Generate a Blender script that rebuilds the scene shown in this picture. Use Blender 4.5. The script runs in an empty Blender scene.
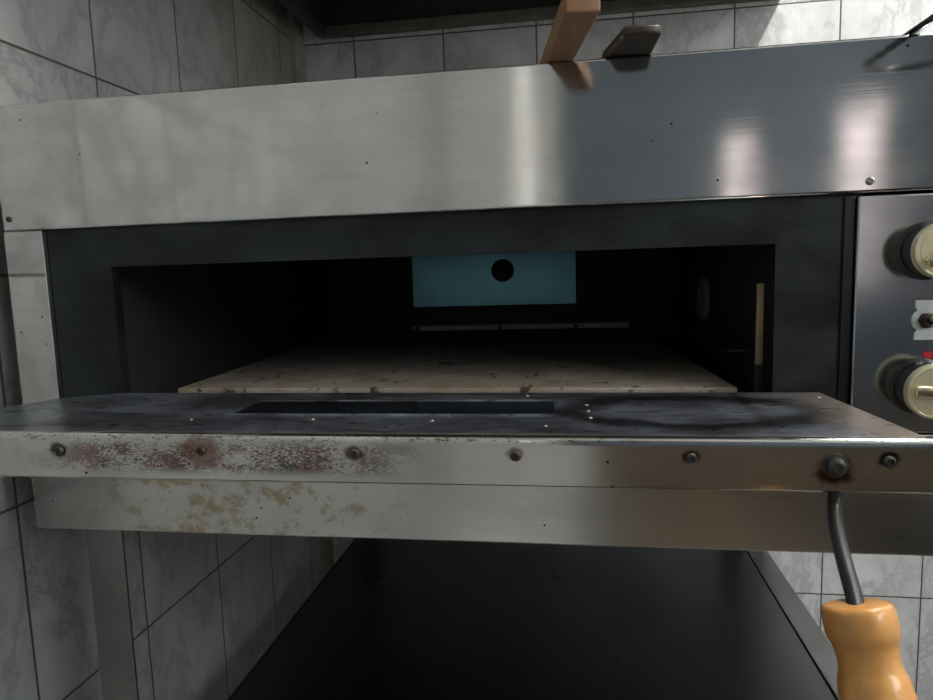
import bpy, bmesh, math, random
from mathutils import Vector, Matrix
random.seed(7)
C = bpy.context.scene.collection
ZC = 1.15            # camera height above the floor; all heights below are relative to the camera
F = .607             # distance of the oven's front plane
XW = -.6018          # left wall
YB = 1.5277          # back wall
# ------------------------------------------------------------------ materials
class NT:
    def __init__(s, name):
        s.m = bpy.data.materials.new(name); s.m.use_nodes = True
        s.t = s.m.node_tree; s.n = s.t.nodes; s.b = s.n['Principled BSDF']
        g = s.n.new('ShaderNodeNewGeometry'); v = s.n.new('ShaderNodeVectorMath'); v.operation = 'SUBTRACT'
        s.l(g.outputs['Position'], v.inputs[0]); v.inputs[1].default_value = (0, 0, ZC); s.pos = v.outputs[0]
        x = s.n.new('ShaderNodeSeparateXYZ'); s.l(s.pos, x.inputs[0]); s.x, s.y, s.z = x.outputs
    def l(s, a, b): s.t.links.new(a, b)
    def put(s, v, sock):
        if hasattr(v, 'is_linked') or hasattr(v, 'links'): s.l(v, sock)
        else: sock.default_value = v
    def M(s, op, a, b=0., c=None, clamp=False):
        n = s.n.new('ShaderNodeMath'); n.operation = op; n.use_clamp = clamp
        s.put(a, n.inputs[0]); s.put(b, n.inputs[1])
        if c is not None: s.put(c, n.inputs[2])
        return n.outputs[0]
    def vec(s, x, y, z):
        n = s.n.new('ShaderNodeCombineXYZ'); s.put(x, n.inputs[0]); s.put(y, n.inputs[1]); s.put(z, n.inputs[2]); return n.outputs[0]
    def scale(s, v, k):
        n = s.n.new('ShaderNodeVectorMath'); n.operation = 'MULTIPLY'; s.l(v, n.inputs[0]); n.inputs[1].default_value = k; return n.outputs[0]
    def noise(s, v, sc, det=4, rough=.5, dist=0.):
        n = s.n.new('ShaderNodeTexNoise'); s.l(v, n.inputs['Vector']); n.inputs['Scale'].default_value = sc
        n.inputs['Detail'].default_value = det; n.inputs['Roughness'].default_value = rough; n.inputs['Distortion'].default_value = dist
        return n.outputs['Fac']
    def ramp(s, v, *st):
        n = s.n.new('ShaderNodeValToRGB'); s.l(v, n.inputs[0]); e = n.color_ramp.elements
        while len(e) < len(st): e.new(.5)
        for i, (p, c) in enumerate(st):
            e[i].position = p; e[i].color = (c, c, c, 1) if not isinstance(c, tuple) else (*c, 1)
        return n.outputs[0]
    def step(s, v, a, b):          # smooth 0..1
        n = s.n.new('ShaderNodeMapRange'); n.interpolation_type = 'SMOOTHSTEP'
        s.put(v, n.inputs[0]); n.inputs[1].default_value = a; n.inputs[2].default_value = b
        return n.outputs[0]
    def box(s, v, a, b, e):        # 1 between a and b with soft edge e
        return s.M('MULTIPLY', s.step(v, a - e, a + e), s.M('SUBTRACT', 1., s.step(v, b - e, b + e)))
    def mix(s, f, a, b):
        n = s.n.new('ShaderNodeMix'); n.data_type = 'RGBA'
        s.put(f, n.inputs[0])
        for v, i in ((a, 6), (b, 7)):
            if isinstance(v, tuple): n.inputs[i].default_value = (*v, 1)
            else: s.l(v, n.inputs[i])
        return n.outputs[2]
    def set(s, **k):
        for a, v in k.items():
            a = {'col': 'Base Color', 'rough': 'Roughness', 'metal': 'Metallic', 'coat': 'Coat Weight', 'spec': 'Specular IOR Level', 'aniso': 'Anisotropic'}[a]
            if isinstance(v, tuple): v = (*v, 1)
            s.put(v, s.b.inputs[a])
        return s.m
    def bump(s, h, st, d=.001):
        n = s.n.new('ShaderNodeBump'); s.l(h, n.inputs['Height']); n.inputs['Strength'].default_value = st; n.inputs['Distance'].default_value = d
        s.l(n.outputs[0], s.b.inputs['Normal'])

def plain(name, col, rough=.5, metal=0., nz=.25, sc=30, coat=0.):
    t = NT(name); f = t.noise(t.pos, sc, 4)
    a = tuple(c * (1 - nz) for c in col); b = tuple(min(1, c * (1 + nz)) for c in col)
    c = t.mix(t.ramp(f, (.3, 0.), (.7, 1.)), a, b)
    t.set(col=c, rough=t.M('MULTIPLY_ADD', f, .12, rough - .06), metal=metal, coat=coat); return t.m

def tile_mat(name, ax, u0, tw, col=(.43, .45, .43), grout=(.075, .07, .06), th=.25, v0=.0068, gw=.0016):
    t = NT(name); u = {'x': t.x, 'y': t.y}[ax]
    gu = t.M('DIVIDE', t.M('SUBTRACT', u, u0), tw); gv = t.M('DIVIDE', t.M('SUBTRACT', t.z, v0), th)
    du = t.M('MULTIPLY', t.M('PINGPONG', gu, .5), tw); dv = t.M('MULTIPLY', t.M('PINGPONG', gv, .5), th)
    d = t.M('MINIMUM', du, dv); g = t.step(d, gw * .6, gw * 1.3)
    cell = t.vec(t.M('FLOOR', gu), t.M('FLOOR', gv), 0.)
    wn = t.n.new('ShaderNodeTexWhiteNoise'); wn.noise_dimensions = '2D'; t.l(cell, wn.inputs[0])
    off = t.n.new('ShaderNodeVectorMath'); off.operation = 'MULTIPLY_ADD'
    t.l(wn.outputs['Color'], off.inputs[0]); off.inputs[1].default_value = (7, 7, 7); t.l(t.pos, off.inputs[2])
    v = off.outputs[0]
    n1 = t.noise(t.scale(v, (1, 1, .7)), 7, 7, .68, .35)
    vein = t.ramp(t.M('ABSOLUTE', t.M('SUBTRACT', n1, .5)), (0., 1.), (.035, .35), (.12, 0.))
    cloud = t.ramp(t.noise(v, 7, 5, .6, .5), (.32, 1.), (.62, 0.))
    c = t.mix(t.M('MULTIPLY', vein, .9), col, tuple(k * .55 for k in col))
    c = t.mix(t.M('MULTIPLY', cloud, .7), c, tuple(k * .72 for k in col))
    # old cooking grease, running down in the corner by the hood
    gr = t.M('MULTIPLY', t.noise(t.scale(t.pos, (22, 22, 1.5)), 1, 4, .6), t.M('MULTIPLY', t.step(t.y, .95, 1.5), t.step(t.z, .0, .3)))
    c = t.mix(t.M('MULTIPLY', gr, .9 if ax == 'y' else .3, clamp=True), c, (.20, .17, .11))
    c = t.mix(g, grout, c)
    t.bump(g, .6, .0012)
    t.set(col=c, rough=t.M('MULTIPLY_ADD', g, -.42, .72)); return t.m

def steel(name, base=(.68, .675, .66), rough=.085, streak=.04, dirt=.36, wave=.10, horizontal=True, specks=True, grime=None):
    t = NT(name)
    s = (1.2, 1.2, 70) if horizontal else (70, 70, 1.2)
    st = t.noise(t.scale(t.pos, s), 4, 5, .65)
    cl = t.noise(t.scale(t.pos, (1, 1, 2.2)), 7, 5, .6, .8)
    c = t.mix(t.M('MULTIPLY', t.ramp(cl, (.35, 0.), (.7, 1.)), dirt), base, tuple(k * .62 for k in base))
    c = t.mix(t.M('MULTIPLY', t.ramp(t.noise(t.pos, 19, 4, .6), (.55, 0.), (.75, 1.)), dirt), c, (base[0] * .92, base[1] * .80, base[2] * .60))
    c = t.mix(t.M('MULTIPLY', t.ramp(t.noise(t.scale(t.pos, (1, 1, 14)), 7, 6, .7, .3), (.42, 0.), (.62, 1.)), dirt * .8), c, tuple(k * .78 for k in base))
    if specks:
        vo = t.n.new('ShaderNodeTexVoronoi'); vo.inputs['Scale'].default_value = 60; t.l(t.pos, vo.inputs['Vector'])
        r = t.noise(t.pos, 9, 2)
        sp = t.M('MULTIPLY', t.M('LESS_THAN', vo.outputs['Distance'], .065), t.M('GREATER_THAN', r, .53))
        c = t.mix(sp, c, (.03, .025, .02))
    if grime: c = grime(t, c)
    t.set(col=c, metal=1., rough=t.M('ADD', t.M('MULTIPLY', st, streak), t.M('MULTIPLY_ADD', cl, .16, rough - .08 - streak / 2)))
    fine = t.noise(t.scale(t.pos, (6, 6, 900) if horizontal else (900, 900, 6)), 1, 2)
    h = t.M('ADD', t.M('MULTIPLY', t.noise(t.scale(t.pos, (1, 1, .5)), 9, 2), wave * 20), t.M('ADD', t.M('MULTIPLY', st, .15), t.M('MULTIPLY', fine, .045)))
    t.bump(h, .2, .001)
    return t.m

def front_grime(t, c):       # scraped red-brown residue along the door's front, spots round the bolts
    n = t.noise(t.scale(t.pos, (1., 1, 2.2)), 400, 5, .8)
    band = t.M('MULTIPLY', t.box(t.x, -.385, -.12, .05), t.box(t.z, -.1400, -.1185, .004))
    lvl = t.M('ADD', t.M('MULTIPLY', t.noise(t.scale(t.pos, (1, 1, 2)), 30, 3), .6), .195)
    k = t.M('MULTIPLY', band, t.M('GREATER_THAN', n, lvl))
    c = t.mix(t.M('MULTIPLY', k, .85), c, t.mix(t.ramp(t.noise(t.pos, 160, 2), (.38, 0.), (.5, 1.)), (.05, .04, .04), (.20, .075, .065)))
    for x, r, col, kk in ((-.2643, .020, (.17, .07, .05), .7), (-.1499, .009, (.12, .07, .04), .9), (-.0388, .0075, (.14, .10, .06), .8), (.159, .0150, (.10, .04, .02), .95), (.0739, .0070, (.1, .05, .04), .9), (-.379, .0085, (.05, .04, .035), .95), (.19, .0080, (.05, .045, .04), .95)):
        dx = t.M('POWER', t.M('SUBTRACT', t.x, x), 2.); zc = -.125 if x != .159 else -.133
        dz = t.M('POWER', t.M('MULTIPLY', t.M('SUBTRACT', t.z, zc), 1.3), 2.)
        d = t.M('ADD', t.M('SQRT', t.M('ADD', dx, dz)), t.M('MULTIPLY', t.M('SUBTRACT', t.noise(t.pos, 120, 3), .5), r * .9))
        c = t.mix(t.M('MULTIPLY', t.M('SUBTRACT', 1., t.step(d, r * .55, r)), kk), c, col)
    e = t.M('MULTIPLY', t.box(t.z, -.1172, -.1132, .0012), t.M('GREATER_THAN', t.noise(t.scale(t.pos, (1, 1, 3)), 240, 4, .7), .57))
    e = t.M('MULTIPLY', e, t.M('SUBTRACT', 1., t.step(t.x, .0, .08)))
    return t.mix(t.M('MULTIPLY', e, .8), c, (.10, .06, .04))

def low_grime(t, c):         # yellow-brown burnt drips on the lower front
    n = t.noise(t.scale(t.pos, (1, 1, 1.2)), 34, 6, .75, .2)
    band = t.M('MULTIPLY', t.box(t.x, -.47, -.17, .05), t.box(t.z, -.29, -.18, .01))
    c = t.mix(t.M('MULTIPLY', band, t.ramp(n, (.50, 0.), (.60, .75))), c, (.40, .27, .13))
    return c

def door_mat():
    t = NT('burnt_door_steel')
    n = t.noise(t.scale(t.pos, (1, 2.2, 1)), 9, 6, .62, .5); n2 = t.noise(t.scale(t.pos, (1, 3, 1)), 26, 5, .6)
    c = t.mix(t.ramp(n, (.40, 0.), (.62, 1.)), (.14, .145, .165), (.38, .41, .47))
    c = t.mix(t.ramp(n2, (.52, 0.), (.62, .6)), c, (.03, .03, .034))
    # dark burnt oval near the right end
    dx = t.M('DIVIDE', t.M('SUBTRACT', t.x, .088), .10); dy = t.M('DIVIDE', t.M('SUBTRACT', t.y, .525), .058)
    r = t.M('ADD', t.M('SQRT', t.M('ADD', t.M('POWER', dx, 2.), t.M('POWER', dy, 2.))), t.M('MULTIPLY', t.M('SUBTRACT', t.noise(t.pos, 30, 3), .5), .5))
    c = t.mix(t.M('MULTIPLY', t.box(r, .72, 1.05, .14), .85), c, (.022, .023, .028))
    # clean tan margin along right and front edge
    rr = t.M('ADD', t.x, t.M('MULTIPLY', t.M('SUBTRACT', t.noise(t.pos, 22, 4), .5), .05))
    c = t.mix(t.M('MULTIPLY', t.step(rr, .155, .205), .9), c, (.58, .47, .38))
    fr = t.M('ADD', t.y, t.M('MULTIPLY', t.M('SUBTRACT', t.noise(t.pos, 40, 3), .5), .012))
    c = t.mix(t.M('SUBTRACT', 1., t.step(fr, .4445, .452)), c, (.60, .52, .43))
    t.set(col=c, metal=.85, rough=t.M('MULTIPLY_ADD', n2, .3, .16))
    t.bump(n2, .15, .0008); return t.m

def frame_mat():
    t = NT('sooty_blue_steel')
    n = t.noise(t.scale(t.pos, (1, 1, 1.8)), 12, 5, .6, .5)
    c = t.mix(t.ramp(n, (.35, 0.), (.7, 1.)), (.007, .008, .0085), (.028, .034, .036))
    t.set(col=c, metal=.5, rough=t.M('MULTIPLY_ADD', n, .3, .35)); return t.m

def stone_mat():
    t = NT('dirty_shaded_hearth_stone')
    n = t.noise(t.pos, 14, 5, .65, .4); s = t.noise(t.scale(t.pos, (1, .6, 1)), 45, 4, .6, .8)
    c = t.mix(t.ramp(n, (.35, 0.), (.68, 1.)), (.46, .40, .33), (.30, .22, .15))
    c = t.mix(t.M('MULTIPLY', t.step(t.M('ADD', t.y, t.M('MULTIPLY', n, .15)), .74, .95), .88), c, (.09, .08, .07))  # far end darkened in colour, in place of the chamber's light falloff
    c = t.mix(t.ramp(s, (.60, 0.), (.66, .9)), c, (.03, .025, .02))
    t.set(col=c, rough=.9); return t.m

def wood_mat(name, a, b, ax=(60, 60, 4), rough=.4, coat=0.):
    t = NT(name); n = t.noise(t.scale(t.pos, ax), 1.6, 5, .6, .6)
    k = t.noise(t.pos, 25, 3)
    c = t.mix(t.ramp(n, (.3, 0.), (.7, 1.)), a, b); c = t.mix(t.ramp(k, (.62, 0.), (.8, .35)), c, tuple(q * .45 for q in a))
    t.set(col=c, rough=rough, coat=coat); return t.m

M = {}
M['tile_left'] = tile_mat('marbled_wall_tile', 'y', .6304, .1965)
M['tile_back'] = tile_mat('lightened_marbled_tile', 'x', -.4736, .2019, col=(.74, .75, .76))  # same tile as the left wall, colour lightened in place of more light
M['steel'] = steel('brushed_steel', grime=None)
M['door_front'] = steel('scraped_steel', grime=front_grime, rough=.12)
M['lower'] = steel('stained_steel', grime=low_grime, rough=.17)
M['shelf'] = steel('shelf_steel', base=(.17, .175, .18), rough=.30, specks=False)
M['leg'] = steel('leg_steel', base=(.30, .30, .29), rough=.24, horizontal=False, specks=False)
M['control'] = steel('control_panel_steel', base=(.46, .47, .49), rough=.15, specks=False)
M['body'] = plain('dull_zinc_sheet', (.25, .25, .24), .5, .8)
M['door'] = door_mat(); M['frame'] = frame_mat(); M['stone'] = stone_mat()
M['chamber'] = plain('sooted_chamber_steel', (.032, .032, .031), .6, .2)
M['blue'] = plain('blue_enamel', (.20, .52, .66), .25, .35, .15, 10)
M['ledge'] = plain('dusty_ledge', (.55, .50, .42), .6, .3)
M['strip'] = plain('heat_stained_strip', (.50, .40, .24), .5, .2)
M['bolt'] = plain('rusty_bolt', (.055, .035, .026), .6, .3)
M['darkbolt'] = plain('dark_bolt_steel', (.055, .052, .048), .42, .6)
M['zinc'] = plain('zinc_screw', (.36, .35, .33), .35, .9)
M['rod'] = plain('black_iron_rod', (.016, .017, .016), .42, .3)
M['grip'] = wood_mat('turned_light_wood', (.66, .33, .10), (.52, .235, .06), (40, 40, 5), .32, .35)
M['peelwood'] = wood_mat('worn_raw_wood', (.34, .18, .095), (.21, .105, .055), (60, 8, 60), .65)
M['darkwood'] = wood_mat('greasy_dark_wood', (.045, .032, .025), (.022, .017, .014), (60, 8, 60), .4, .0)
M['brass'] = plain('pale_brass', (.80, .73, .48), .16, 1., .1)
M['knobface'] = plain('cream_gold_knob', (.78, .72, .50), .22, .55, .08)
M['black'] = plain('black_plastic', (.012, .012, .012), .25)
M['white'] = plain('white_label', (.55, .57, .57), .5)
M['red'] = plain('red_print', (.45, .01, .02), .4)
M['glass'] = plain('dark_sight_glass', (.012, .013, .016), .12, 0., .2, 30, .5)
M['hood'] = plain('greasy_hood_steel', (.055, .052, .045), .5, .6)
M['hoodlip'] = plain('greasy_hood_rim', (.17, .165, .14), .45, .5)
M['trim'] = plain('aged_corner_trim', (.30, .28, .24), .5)
M['lens'] = plain('lamp_glass', (.32, .31, .30), .2)
M['floor'] = plain('grey_floor_tile', (.13, .125, .115), .4, 0, .3, 8)
M['ceil'] = plain('ceiling_paint', (.66, .65, .62), .8)
M['rearwall'] = plain('rear_plaster', (.60, .595, .57), .7, 0, .05)
M['rearblue'] = plain('blue_grey_paint', (.095, .12, .145), .6, 0, .1, 5)
M['rearbrown'] = plain('added_brown_paint', (.15, .11, .075), .5, 0, .2, 6)
M['rearblack'] = plain('added_black_paint', (.02, .02, .022), .5)
M['winframe'] = plain('white_window_frame', (.7, .7, .68), .5)
def emit(name, col, st):
    t = NT(name); t.set(col=(.02, .02, .02)); t.b.inputs['Emission Color'].default_value = (*col, 1); t.b.inputs['Emission Strength'].default_value = st; return t.m
M['curtain'] = emit('glowing_pink_curtain', (1., .86, .86), .48)  # emission stands in for daylight through the cloth
M['blind'] = emit('glowing_white_blind', (1., .98, .92), .36)  # glows by itself in place of daylight behind it
M['tube'] = emit('fluorescent_tube', (1., .99, .97), 80.)

# ------------------------------------------------------------------ mesh helpers (camera-relative coordinates)
def nb(): return bmesh.new()
def box(bm, x0, x1, y0, y1, z0, z1, bev=0., seg=2):
    t = nb(); bmesh.ops.create_cube(t, size=1)
    for v in t.verts: v.co = Vector(((x0 + x1) / 2 + v.co.x * (x1 - x0), (y0 + y1) / 2 + v.co.y * (y1 - y0), (z0 + z1) / 2 + v.co.z * (z1 - z0)))
    if bev: bmesh.ops.bevel(t, geom=t.edges[:], offset=bev, segments=seg, profile=.5, affect='EDGES')
    join(bm, t)
def join(bm, t, mat=None):
    if mat is not None: bmesh.ops.transform(t, matrix=mat, verts=t.verts[:])
    me = bpy.data.meshes.new('t'); t.to_mesh(me); t.free(); bm.from_mesh(me); bpy.data.meshes.remove(me)
def prism(bm, pts, z0, z1, bev=0., seg=2):
    t = nb(); lo = [t.verts.new((x, y, z0)) for x, y in pts]; hi = [t.verts.new((x, y, z1)) for x, y in pts]
    t.faces.new(lo[::-1]); t.faces.new(hi); n = len(pts)
    for i in range(n): t.faces.new((lo[i], lo[(i + 1) % n], hi[(i + 1) % n], hi[i]))
    bmesh.ops.recalc_face_normals(t, faces=t.faces[:])
    if bev: bmesh.ops.bevel(t, geom=t.edges[:], offset=bev, segments=seg, profile=.5, affect='EDGES')
    join(bm, t)
def frame_of(d):
    d = Vector(d).normalized(); a = Vector((0, 0, 1)) if abs(d.z) < .9 else Vector((1, 0, 0))
    u = d.cross(a).normalized(); return u, d.cross(u).normalized(), d
def lathe(bm, o, d, prof, n=40):           # prof: (distance along d, radius)
    o = Vector(o); u, w, d = frame_of(d); t = nb(); rings = []
    for h, r in prof:
        if r < 1e-6: rings.append([t.verts.new(o + d * h)])
        else: rings.append([t.verts.new(o + d * h + (u * math.cos(k * math.tau / n) + w * math.sin(k * math.tau / n)) * r) for k in range(n)])
    for a, b in zip(rings, rings[1:]):
        for k in range(n):
            k2 = (k + 1) % n
            if len(a) == 1 and len(b) > 1: t.faces.new((a[0], b[k], b[k2]))
            elif len(b) == 1 and len(a) > 1: t.faces.new((a[k], b[0], a[k2]))
            elif len(a) > 1: t.faces.new((a[k], b[k], b[k2], a[k2]))
    for rg in (rings[0], rings[-1]):
        if len(rg) > 1: t.faces.new(rg)
    bmesh.ops.recalc_face_normals(t, faces=t.faces[:]); join(bm, t)
def spline(pts, n=10):
    P = [Vector(p) for p in pts]; out = []
    for i in range(len(P) - 1):
        a, b, c, d = P[max(0, i - 1)], P[i], P[i + 1], P[min(len(P) - 1, i + 2)]
        for k in range(n):
            t = k / n; out.append(.5 * ((2 * b) + (c - a) * t + (2 * a - 5 * b + 4 * c - d) * t * t + (3 * b - a - 3 * c + d) * t ** 3))
    out.append(P[-1]); return out
def tube(bm, pts, rx, ry=None, n=16, sm=10):
    P = spline(pts, sm) if sm else [Vector(p) for p in pts]; ry = ry or rx; t = nb(); rings = []; up = None
    for i, p in enumerate(P):
        d = (P[min(i + 1, len(P) - 1)] - P[max(i - 1, 0)]).normalized()
        if up is None: up = frame_of(d)[1]
        u = d.cross(up).normalized(); up = u.cross(d).normalized()
        rings.append([t.verts.new(p + u * math.cos(k * math.tau / n) * rx + up * math.sin(k * math.tau / n) * ry) for k in range(n)])
    for a, b in zip(rings, rings[1:]):
        for k in range(n): t.faces.new((a[k], a[(k + 1) % n], b[(k + 1) % n], b[k]))
    t.faces.new(rings[0]); t.faces.new(rings[-1]); bmesh.ops.recalc_face_normals(t, faces=t.faces[:]); join(bm, t)

WORLD = {}
def obj(name, bm, mat, parent=None, smooth=True, label=None, kind=None):
    co = [v.co for v in bm.verts]; mn = [min(c[i] for c in co) for i in range(3)]; mx = [max(c[i] for c in co) for i in range(3)]
    o_ = Vector(((mn[0] + mx[0]) / 2, (mn[1] + mx[1]) / 2, mn[2]))
    for v in bm.verts: v.co = v.co - o_
    me = bpy.data.meshes.new(name); bm.to_mesh(me); bm.free()
    if smooth:
        for p in me.polygons: p.use_smooth = True
        me.set_sharp_from_angle(angle=math.radians(38))
        for p in me.polygons: p.use_smooth = p.area < 3e-4
    me.materials.append(M[mat]); o = bpy.data.objects.new(name, me); C.objects.link(o)
    w = o_ + Vector((0, 0, ZC)); WORLD[o] = w
    if parent: o.parent = parent; o.location = w - WORLD[parent]
    else: o.location = w
    if label: o['label'] = label
    if kind: o['kind'] = kind
    return o
def thing(name, label, cat, loc, group=None):
    o = bpy.data.objects.new(name, None); C.objects.link(o); w = Vector(loc) + Vector((0, 0, ZC)); o.location = w; WORLD[o] = w
    o.empty_display_size = .1; o['label'] = label; o['category'] = cat
    if group: o['group'] = group
    return o
def bx(name, mat, parent, *a, **k):
    lab = k.pop('label', None); kind = k.pop('kind', None)
    b = nb(); box(b, *a, **k); return obj(name, b, mat, parent, label=lab, kind=kind)

# ------------------------------------------------------------------ the room
S = dict(kind='structure')
XR, YR, ZF, ZT = 1.75, -2.2, -ZC, 1.45
bx('floor', 'floor', None, XW - .1, XR + .1, YR - .1, YB + .1, ZF - .1, ZF, **S)
bx('ceiling', 'ceil', None, XW - .1, XR + .1, YR - .1, YB + .1, ZT, ZT + .1, **S)
bx('wall_left', 'tile_left', None, XW - .1, XW, YR, YB, ZF, ZT, **S)
bx('wall_back', 'tile_back', None, XW - .1, XR + .1, YB, YB + .1, ZF, ZT, **S)
def holed(axis, p0, p1, lo, hi, holes):     # a wall slab with rectangular openings (a0,a1,z0,z1)
    b = nb(); cuts = sorted({lo, hi, *[h[0] for h in holes], *[h[1] for h in holes]})
    for a, c in zip(cuts, cuts[1:]):
        hs = [h for h in holes if h[0] <= a + 1e-6 and h[1] >= c - 1e-6]; z = ZF
        for h in sorted(hs, key=lambda h: h[2]):
            seg(b, axis, p0, p1, a, c, z, h[2]); z = h[3]
        seg(b, axis, p0, p1, a, c, z, ZT)
    return b
def seg(b, axis, p0, p1, a, c, z0, z1):
    if z1 - z0 < 1e-4: return
    if axis == 'x': box(b, a, c, p0, p1, z0, z1)
    else: box(b, p0, p1, a, c, z0, z1)
def added_window(n, axis, p0, p1, a, c, z0, z1, curtain=False):
    b = nb(); w = .035
    for s in ((a, a + w, z0, z1), (c - w, c, z0, z1), (a + w, c - w, z0, z0 + w), (a + w, c - w, z1 - w, z1)): seg(b, axis, p0, p1, *s)
    if not curtain:
        m = (a + c) / 2; (c - a > .5) and seg(b, axis, p0, p1, m - .02, m + .02, z0 + w, z1 - w)
    o = obj('added_window_%d' % n, b, 'winframe', None, kind='structure')
    if curtain:
        b = nb(); m = (p0 + p1) / 2; seg(b, axis, m - .004, m + .004, a + w, c - w, z0 + w, z1 - w); obj('curtain', b, 'curtain', o)
    return o
WR = (-1.6, -.1, .40, 1.2)       # window in the unseen right wall, put there for fill light
WL = (-.29, -.15, .10, 1.25)      # rear, behind the camera, shaped to give a bright streak in the steel
RW = [(.71, .87, -.15, .60), (1.2, 1.42, -.15, .72)]  # guessed openings, placed for the pale strips that the steel reflects
obj('wall_right', holed('y', XR, XR + .1, YR, YB, [WR]), 'rearwall', None, kind='structure')
obj('wall_rear', holed('x', YR - .1, YR, XW - .1, XR + .1, RW + [WL]), 'rearwall', None, kind='structure')
added_window(1, 'y', XR + .03, XR + .07, *WR)
added_window(2, 'x', YR - .07, YR - .03, *WL, curtain=True)
bpy.data.objects['curtain'].data.materials[0] = M['blind']
added_window(3, 'x', YR - .07, YR - .03, *RW[0], curtain=True)
added_window(4, 'x', YR - .07, YR - .03, *RW[1], curtain=True)
# guessed panelling behind the camera, added for the dark tones the steel reflects
b = nb()
for a, c in ((-.05, .71), (.87, 1.2), (1.42, XR - .005)): box(b, a, c, YR, YR + .02, -.72, ZT - .01)
box(b, .71, .87, YR, YR + .02, .6, ZT - .01); box(b, 1.2, 1.42, YR, YR + .02, .72, ZT - .01); box(b, .71, .87, YR, YR + .02, -.72, -.151); box(b, 1.2, 1.42, YR, YR + .02, -.72, -.151)
obj('added_panel_blue', b, 'rearblue', None, kind='structure')
bx('added_panel_brown', 'rearbrown', None, .10, XR - .01, YR, YR + .03, ZF, -.72, **S)  # unseen brown panel, added to be reflected in the steel
bx('added_floor_brown', 'rearbrown', None, .18, .98, YR + .05, .2, ZF, ZF + .012, **S)  # unseen brown floor sheet, added for the brown reflected in the steel
bx('added_floor_pale', 'rearwall', None, XW + .02, .0, YR + .02, -1.0, ZF, ZF + .012, **S)  # pale floor sheet added out of view, so the lower steel reflects bright
bx('added_floor_black', 'rearblack', None, .99, 1.6, YR + .05, .2, ZF, ZF + .012, **S)  # unseen black floor sheet, added so the steel reflects dark
bx('trim_3', 'trim', None, XW, XW + .012, YB - .055, YB, ZF, ZT, **S)
o = bx('ceiling_lamp', 'winframe', None, .76, .94, .10, 1.45, ZT - .05, ZT, bev=.006)
o['label'] = 'long fluorescent ceiling lamp to the right of the extractor hood'; o['category'] = 'lamp'
b = nb(); lathe(b, (.85, .15, ZT - .072), (0, 1, 0), [(0, .016), (1.25, .016)], 16); obj('tube', b, 'tube', o)

# ------------------------------------------------------------------ oven
XL, XS, XE = -.5595, .2311, .50
ZT0, ZB0, ZM, ZL = .171, .0501, -.150, -.258
YE = 1.44
oven = thing('pizza_oven', 'stainless steel deck pizza oven with its door folded down open', 'oven', ((XL + XE) / 2, (F + YE) / 2, ZL))
bx('top_panel', 'steel', oven, XL, XE, F, F + .02, ZB0, ZT0, bev=.0022, seg=3)
bx('side_column', 'steel', oven, XL, -.5165, F, F + .02, ZM, ZB0 - .0008, bev=.001)
cp = bx('control_panel', 'control', oven, XS, XE, F, F + .02, ZM, ZB0 - .0025, bev=.0016)
bx('lower_panel', 'lower', oven, XL, XE, F, F + .02, ZL, ZM - .001, bev=.0016)
b = nb(); box(b, XL + .002, XE - .002, F + .02, YE, ZT0 - .003, ZT0 - .0015)          # casing: top, sides, bottom, back
box(b, XL + .002, XL + .004, F + .02, YE, ZL + .002, ZT0 - .003); box(b, XE - .004, XE - .002, F + .02, YE, ZL + .002, ZT0 - .003)
box(b, XL + .004, XE - .004, YE - .002, YE, ZL + .002, ZT0 - .003); box(b, XL + .004, XE - .004, F + .02, YE - .002, ZL, ZL + .002)
obj('casing', b, 'body', oven)
# sooty front frame round the mouth, set back behind the door
YF = F + .006; OX0, OX1, OZ1, OZ0 = -.4490, .1700, .0115, -.122
b = nb(); box(b, -.516, OX0, YF, YF + .012, ZM, ZB0 + .02); box(b, OX1, XS + .006, YF, YF + .012, ZM, ZB0 + .02)
box(b, OX0, OX1, YF, YF + .012, OZ1, ZB0 + .02); box(b, OX0, OX1, YF, YF + .012, ZM, OZ0)
obj('mouth_frame', b, 'frame', oven)
b = nb(); box(b, XS - .0085, XS - .0005, F + .004, F + .02, ZM, ZB0 - .002, bev=.0008); obj('edge_strip', b, 'black', oven)
# chamber
CX0, CX1, CY1, CZ0, CZ1 = -.4655, .182, 1.27, -.134, .050
b = nb(); y0 = YF + .012
box(b, CX0 - .003, CX0, y0, CY1, CZ0, CZ1); box(b, CX1, CX1 + .003, y0, CY1, CZ0, CZ1)
box(b, CX0, CX1, y0, CY1, CZ1, CZ1 + .003); box(b, CX0, CX1, y0, CY1, CZ0 - .003, CZ0); box(b, CX0, CX1, CY1, CY1 + .003, CZ0, CZ1)
obj('chamber', b, 'chamber', oven)
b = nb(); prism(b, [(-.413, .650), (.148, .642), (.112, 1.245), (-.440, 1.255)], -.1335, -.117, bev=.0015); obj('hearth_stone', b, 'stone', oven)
bp_ = bx('rear_plate', 'blue', oven, -.300, .006, CY1 - .003, CY1 - .0005, -.072, .045, label='blue enamelled rear plate')
b = nb(); lathe(b, (-.128, CY1 - .003, -.008), (0, -1, 0), [(0, .021), (.004, .021), (.006, .018), (.006, .012), (.002, .011), (.002, .0)], 28); obj('flue_ring', b, 'bolt', bp_)
lg = bx('rear_ledge', 'ledge', oven, -.300, .10, CY1 - .02, CY1 - .0005, -.1165, -.1075, bev=.001)
for x in (-.29, -.134, .004):
    b = nb(); lathe(b, (x, CY1 - .02, -.112), (0, -1, 0), [(0, .004), (.003, .0035), (.004, 0)], 12); obj('rivet', b, 'black', lg)
b = nb(); lathe(b, (CX1, .985, -.053), (-1, 0, 0), [(0, .031), (.006, .031), (.008, .026), (.0075, .024), (.010, .015), (.011, 0)], 28); obj('lamp_lens', b, 'lens', oven)
st = bx('guide_strip', 'strip', oven, .1668, .1728, .655, .660, -.098, -.023, bev=.001, label='tan heat-stained guide strip')
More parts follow.
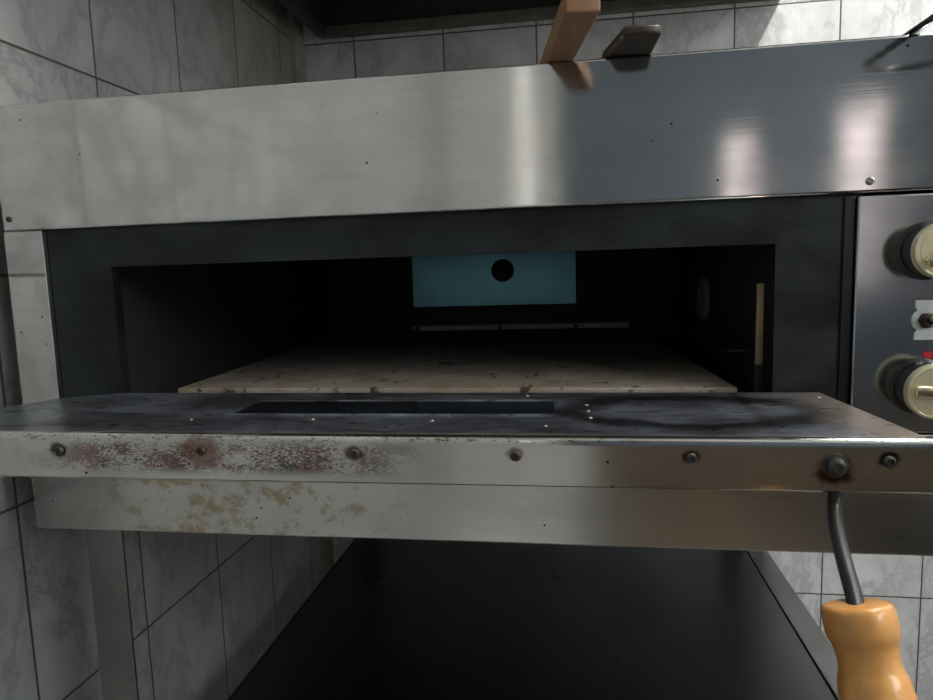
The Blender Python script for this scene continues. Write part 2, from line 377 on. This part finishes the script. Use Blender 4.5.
bx('strip_foot', 'bolt', st, .1664, .1730, .656, .660, -.1335, -.098, bev=.001)
bx('side_ledge', 'chamber', oven, .150, CX1, .70, 1.2, -.092, -.089)
# screws on the front
def screw(x, z, r, mat, parent, y=F, sock=True):
    b = nb(); lathe(b, (x, y, z), (0, -1, 0), [(0, r), (r * .25, r), (r * .55, r * .75), (r * .6, r * .5)] + ([(r * .25, r * .42), (r * .25, 0)] if sock else [(r * .62, 0)]), 20)
    return obj('screw', b, mat, parent)
screw(-.5511, .0615, .0030, 'darkbolt', oven); screw(.2395, .0592, .0034, 'zinc', oven); screw(-.5555, .146, .003, 'darkbolt', oven)
# control knobs
def knob(z, ang):
    x = .2855
    b = nb(); lathe(b, (x, F, z), (0, -1, 0), [(0, .0245), (.002, .0245), (.003, .0225), (.020, .0215), (.0205, .0222)], 48)
    k = obj('control_knob', b, 'black', cp, label='round cream and brass knob on a black skirt')
    return k, x, z
def build_knob(z, ang, xx):
    x = xx; yk = .030
    b = nb(); lathe(b, (x, F, z), (0, -1, 0), [(0, .0235), (.0015, .0235), (.003, .0205), (yk - .007, .0195), (yk - .007, .0)], 48)
    k = obj('control_knob', b, 'black', oven, label='round cream and brass knob with black skirt')
    b = nb(); lathe(b, (x, F - yk + .007, z), (0, -1, 0), [(0, .0205), (.001, .0222), (.0055, .0222), (.0068, .0214), (.0070, .0200), (.0060, .0194), (.0060, .0176), (.0066, .0171), (.0066, 0)], 56)
    obj('knob_face', b, 'knobface', k, label='cream gold dial face with a brass rim')
    b = nb(); t = nb(); box(t, -.0168, .0168, -.004, 0, -.0045, .0045, bev=.0015, seg=3)
    join(b, t, Matrix.Translation((x, F - yk + .0005, z)) @ Matrix.Rotation(ang, 4, 'Y')); obj('knob_bar', b, 'brass', k)
build_knob(.0015, math.radians(-38), .2835); build_knob(-.1095, math.radians(3), .2830)
b = nb(); pts = [(.2775, -.0385), (.302, -.0385), (.302, -.071), (.2775, -.071), (.2775, -.0655)]
for k in range(9):
    a = math.radians(250 - k * 140 / 8 - 0); pts.append((.2818 + .0068 * math.cos(math.radians(250 - k * 17.5)), -.0548 + .0068 * 1.25 * math.sin(math.radians(250 - k * 17.5))))
pts.append((.2775, -.044))
t = nb(); lo = [t.verts.new((x, 0, z)) for x, z in pts]; hi = [t.verts.new((x, -.0012, z)) for x, z in pts]
t.faces.new(lo); t.faces.new(hi[::-1])
for i in range(len(pts)): t.faces.new((lo[i], lo[(i + 1) % len(pts)], hi[(i + 1) % len(pts)], hi[i]))
bmesh.ops.recalc_face_normals(t, faces=t.faces[:]); bmesh.ops.triangulate(t, faces=[f for f in t.faces if len(f.verts) > 4]); join(b, t, Matrix.Translation((0, F, 0)))
plate = obj('switch_plate', b, 'white', oven, smooth=False)
b = nb(); lathe(b, (.2860, F - .0012, -.0550), (0, -1, 0), [(0, .0068), (.0015, .0068), (.0022, .0060), (.0022, .0050)], 6)
lathe(b, (.2860, F - .0012, -.0550), (0, -1, 0), [(0, .0045), (.006, .0045), (.006, .0030), (.003, .0028), (.003, 0)], 24)
obj('switch_nut', b, 'bolt', plate)
b = nb(); lathe(b, (.2860, F - .004, -.0550), (.1, -1, .35), [(0, .0016), (.010, .0021), (.012, .0015), (.0125, 0)], 14); obj('switch_lever', b, 'brass', plate)
b = nb(); pr = []
for k in range(20):
    a = k * math.tau / 20; r = .0038 * (1 + .25 * math.cos(a * 3)); pr.append((.2895 + r * math.sin(a), -.0840 - r * math.cos(a)))
t = nb(); lo = [t.verts.new((x, F, z)) for x, z in pr]; hi = [t.verts.new((x, F - .0004, z)) for x, z in pr]; t.faces.new(lo); t.faces.new(hi[::-1])
for i in range(20): t.faces.new((lo[i], lo[(i + 1) % 20], hi[(i + 1) % 20], hi[i]))
bmesh.ops.recalc_face_normals(t, faces=t.faces[:]); join(b, t); obj('red_mark', b, 'red', oven, smooth=False, label='small red printed mark')

# ------------------------------------------------------------------ open door
ZD, YD, ZDB = -.113, .4390, -.1465
DP = [(-.514, YD), (.2150, YD), (.2135, .47), (.2030, .598), (-.445, .604), (-.488, .578), (-.512, .535)]
b = nb(); prism(b, [(x, (y if y > .45 else YD + .0050)) for x, y in DP], ZD - .0245, ZD, bev=.0008)
door = obj('door', b, 'door', oven)
b = nb()                                    # folded steel front lip with a rolled top edge
prof = [(YD + .0052, ZD + .0006), (YD + .0046, ZD + .0006), (YD + .0030, ZD + .0002), (YD + .0016, ZD - .0006), (YD + .0006, ZD - .0018), (YD + .0001, ZD - .0034), (YD, ZD - .005), (YD, ZDB + .001), (YD + .001, ZDB), (YD + .012, ZDB), (YD + .012, ZDB + .0012), (YD + .0022, ZDB + .0014), (YD + .0022, ZD - .004), (YD + .0052, ZD - .0004)]
t = nb(); A = [t.verts.new((-.5145, y, z)) for y, z in prof]; B_ = [t.verts.new((.2160, y, z)) for y, z in prof]
for i in range(len(prof)): j = (i + 1) % len(prof); t.faces.new((A[i], A[j], B_[j], B_[i]))
t.faces.new(A); t.faces.new(B_[::-1]); bmesh.ops.recalc_face_normals(t, faces=t.faces[:]); bmesh.ops.triangulate(t, faces=[f for f in t.faces if len(f.verts) > 4]); join(b, t)
lip = obj('door_front', b, 'door_front', door)
# sight glass set in the door
gl = bx('sight_glass', 'glass', door, -.276, -.016, .507, .561, ZD - .002, ZD + .0004)
b = nb()
for a in ((-.281, -.011, .561, .5635), (-.281, -.276, .505, .561), (-.016, -.011, .505, .561), (-.276, -.016, .505, .507)): box(b, *a, ZD - .001, ZD + .0012, bev=.0003)
obj('glass_frame', b, 'door', gl)
# rivets on the door's upper face
rv = [(.010, .545), (.011, .522), (.012, .498), (-.20, .490), (-.105, .487), (-.02, .472), (-.30, .488), (-.04, .585), (.195, .575)]
for x, y in rv:
    b = nb(); lathe(b, (x, y, ZD), (0, 0, 1), [(0, .0015), (.0003, .0014), (.0006, .0008), (.0007, 0)], 14); obj('rivet', b, 'ledge', door)
for px, z, r, m in ((-.3780, -.1255, .0042, 'darkbolt'), (-.2643, -.1245, .0036, 'bolt'), (-.1499, -.1252, .0038, 'bolt'), (-.0388, -.1255, .0036, 'bolt'), (.0737, -.1254, .0034, 'darkbolt'), (.1905, -.1262, .0036, 'darkbolt')):
    screw(px, z, r, m, door, YD)
b = nb(); lathe(b, (.1593, YD, -.1290), (0, -1, 0), [(0, .0078), (.0012, .0078), (.0016, .0062), (.0016, .0058), (.0046, .0054), (.0058, .0036), (.0060, .0026), (.0050, .0022), (.0050, 0)], 32)
obj('handle_bolt', b, 'darkbolt', door)
b = nb(); tube(b, [tuple(q * k for q in p) for p, k in (((.1630, .447, ZDB + .006), 1.), ((.1630, .447, -.1555), .995), ((.1635, .445, -.170), .965), ((.1655, .438, -.187), .92), ((.1682, .428, -.206), .872), ((.1702, .4215, -.222), .835))], .0043, n=18, sm=8)
obj('handle_rod', b, 'rod', door)
ga = Vector((.1697, .4265, -.2125)); gd = Vector((.0090, -.020, -.062)).normalized()
GS = .85; b = nb(); lathe(b, ga * GS, gd, [(h * GS, r * GS) for h, r in [(0, 0), (0, .0172), (.0005, .0186), (.0018, .0197), (.004, .0203), (.010, .0207), (.016, .0206), (.0195, .0200), (.0225, .0186), (.026, .0176), (.032, .0173), (.037, .0175), (.0395, .0181), (.042, .0192), (.046, .0199), (.056, .0211), (.070, .0225), (.085, .0228), (.100, .0222), (.112, .0205), (.120, .0175), (.125, .0125), (.127, 0)]], 56)
obj('handle_grip', b, 'grip', door, label='turned light wooden grip')

# ------------------------------------------------------------------ stand under the oven
ZS = -.612
stand = thing('oven_stand', 'steel stand with a dark lower shelf carrying the pizza oven', 'stand', (-.05, 1.0, ZF))
for x in (-.503, .357):
    for y in (F + .001, 1.474):
        b = nb(); w = .041; box(b, x, x + w, y, y + .0025, ZF, ZL); box(b, x if x < 0 else x + w - .0025, x + .0025 if x < 0 else x + w, y + .0025, y + w, ZF, ZL)
        obj('leg', b, 'leg', stand)
bx('shelf', 'shelf', stand, -.498, .3545, F + .004, 1.515, ZS - .02, ZS, bev=.0015)
bx('rail', 'leg', stand, .3565, .3980, F + .0425, 1.515, ZS - .035, ZS + .001, bev=.0015)
bx('rail', 'leg', stand, -.5035, -.499, F + .0425, 1.515, ZS - .035, ZS + .001, bev=.0015)

# ------------------------------------------------------------------ extractor hood
hood = thing('extractor_hood', 'dark greasy extractor hood on the wall above the oven', 'extractor hood', (-.07, 1.1, .515))
HX0, HX1, HY0, HY1, HZ = -.545, .419, .62, YB, .515
b = nb(); box(b, HX0, HX0 + .004, HY0, HY1 - .001, HZ + .02, 1.1); box(b, HX1 - .004, HX1, HY0, HY1 - .001, HZ + .02, 1.1)
box(b, HX0, HX1, HY0, HY0 + .004, HZ + .02, 1.1); box(b, HX0, HX1, HY1 - .005, HY1 - .001, HZ + .02, 1.1); box(b, HX0, HX1, HY0, HY1 - .001, 1.1, 1.104)
obj('canopy', b, 'hood', hood)
b = nb()
box(b, HX0 - .004, HX1 + .004, HY1 - .022, HY1 - .001, HZ, HZ + .021, bev=.002); obj('rim', b, 'hoodlip', hood); b = nb()
for a in ((HX0 - .004, HX1 + .004, HY0 - .004, HY0 + .016), (HX0 - .004, HX0 + .016, HY0 + .016, HY1 - .022), (HX1 - .016, HX1 + .004, HY0 + .016, HY1 - .022)): box(b, *a, HZ, HZ + .021, bev=.002)
obj('rim', b, 'hood', hood)
for k in range(3):
    x = HX0 + .02 + k * .315; b = nb()
    box(b, x, x + .30, .70, 1.45, .80, .815, bev=.002)
    obj('filter', b, 'hood', hood)

# ------------------------------------------------------------------ things on top of the oven
ZP = ZT0 + .0002
def peel(name, label, mat, e0, e1, th, blade_w, blade_l, rnd, length, bladem):
    # e0,e1: left and right corners of the handle's near end
    a = Vector((*e0[0], 0)); c = Vector((*e0[1], 0)); d = Vector((*e1, 0)).normalized(); w = (c - a)
    t_ = thing(name, label, 'pizza peel', ((a.x + c.x) / 2, F + .2, ZP))
    n = 10; pts = []
    if rnd:
        m = (a + c) / 2; s = w / 2
        for k in range(n + 1):
            q = math.pi * k / n; pts.append(m - s * math.cos(q) - d * rnd * (math.sin(q) ** .6) + d * rnd)
    else: pts = [a, c]
    far = [c + d * length - w * .1, a + d * length + w * .1]
    if rnd: far = [c + d * length, a + d * length - w * .30, a + d * .062 - w * .34]
    b = nb(); prism(b, [(p.x, p.y) for p in pts + far], ZP, ZP + th, bev=.0022 if rnd else .0018, seg=3)
    obj('handle', b, mat, t_)
    m = (a + c) / 2 + d * (length - .03); s = Vector((d.y, -d.x, 0)).normalized() if False else Vector((d.y, -d.x, 0)) * (blade_w / 2)
    bp = [m - s * .4, m + s * .4, m + s + d * .05, m + s + d * blade_l, m - s + d * blade_l, m - s + d * .05]
    b = nb(); prism(b, [(p.x, p.y) for p in bp], ZP, ZP + .0035 if bladem == 'body' else ZP + .008, bev=.001); obj('blade', b, bladem, t_)
peel('wooden_peel', 'square-ended light brown wooden handle jutting over the oven top, left of the dark one', 'peelwood', ((-.0024, .4964), (.0216, .4990)), (-.018, .115), .017, .13, .16, 0, .42, 'peelwood')
peel('dark_peel', 'dark rounded wooden handle lying on the oven top, right of the lighter one', 'darkwood', ((.0402, .553), (.0700, .5555)), (-.004, .10), .0075, .17, .18, .007, .62, 'body')
b = nb(); L = []
for k in range(25):
    a = math.pi * k / 24; L.append((.305 - .034 * math.cos(a), .515 - .035 * math.sin(a), ZT0 + .0040 + .001 * math.sin(a)))
tube(b, [(.2695, .90, ZT0 + .0035), (.2700, .70, ZT0 + .0035), (.2705, .60, ZT0 + .0040)] + L + [(.339, .60, ZT0 + .0040), (.340, .70, ZT0 + .0035), (.340, .90, ZT0 + .0035)], .0040, .0022, n=10, sm=4)
o = obj('looped_utensil', b, 'black'); o['label'] = 'dark looped metal utensil handle reaching over the oven top at far right'; o['category'] = 'utensil'

# ------------------------------------------------------------------ light
w = bpy.data.worlds.new('sky'); bpy.context.scene.world = w; w.use_nodes = True
bg = w.node_tree.nodes['Background']; bg.inputs[0].default_value = (.93, .97, 1., 1); bg.inputs[1].default_value = 2.6
def portal(axis, p, a, c, z0, z1, rot):
    l = bpy.data.lights.new('daylight_portal', 'AREA'); l.shape = 'RECTANGLE'; l.size = c - a; l.size_y = z1 - z0; l.cycles.is_portal = True
    o = bpy.data.objects.new('daylight_portal', l); C.objects.link(o)
    o.location = ((a + c) / 2, p, (z0 + z1) / 2 + ZC) if axis == 'x' else (p, (a + c) / 2, (z0 + z1) / 2 + ZC)
    o.rotation_euler = rot
portal('y', XR + .08, *WR, (0, math.radians(90), 0)); bpy.data.objects['daylight_portal'].rotation_euler = (math.radians(90), 0, math.radians(90))

# ------------------------------------------------------------------ camera
f_, psi, th, rho = 678.9336, -.1572, -.1211, -.0318
psi, th, rho = PSI = (-.1572, -.1211, -.0318)
fw = Vector((math.sin(psi) * math.cos(th), math.cos(psi) * math.cos(th), math.sin(th)))
r = Vector((math.cos(psi), -math.sin(psi), 0)); u = r.cross(fw); c, s = math.cos(rho), math.sin(rho)
r, u = c * r + s * u, -s * r + c * u
cam = bpy.data.cameras.new('camera'); cam.sensor_width = 36; cam.lens = f_ / 933 * 36; cam.clip_start = .01
co = bpy.data.objects.new('camera', cam); C.objects.link(co)
m = Matrix((r, u, -fw)).transposed().to_4x4(); m.translation = (0, 0, ZC); co.matrix_world = m
sc = bpy.context.scene; sc.camera = co
sc.view_settings.view_transform = 'Standard'; sc.view_settings.look = 'None'; sc.view_settings.gamma = 1; sc.view_settings.use_curve_mapping = False
sc.view_settings.exposure = 1.6
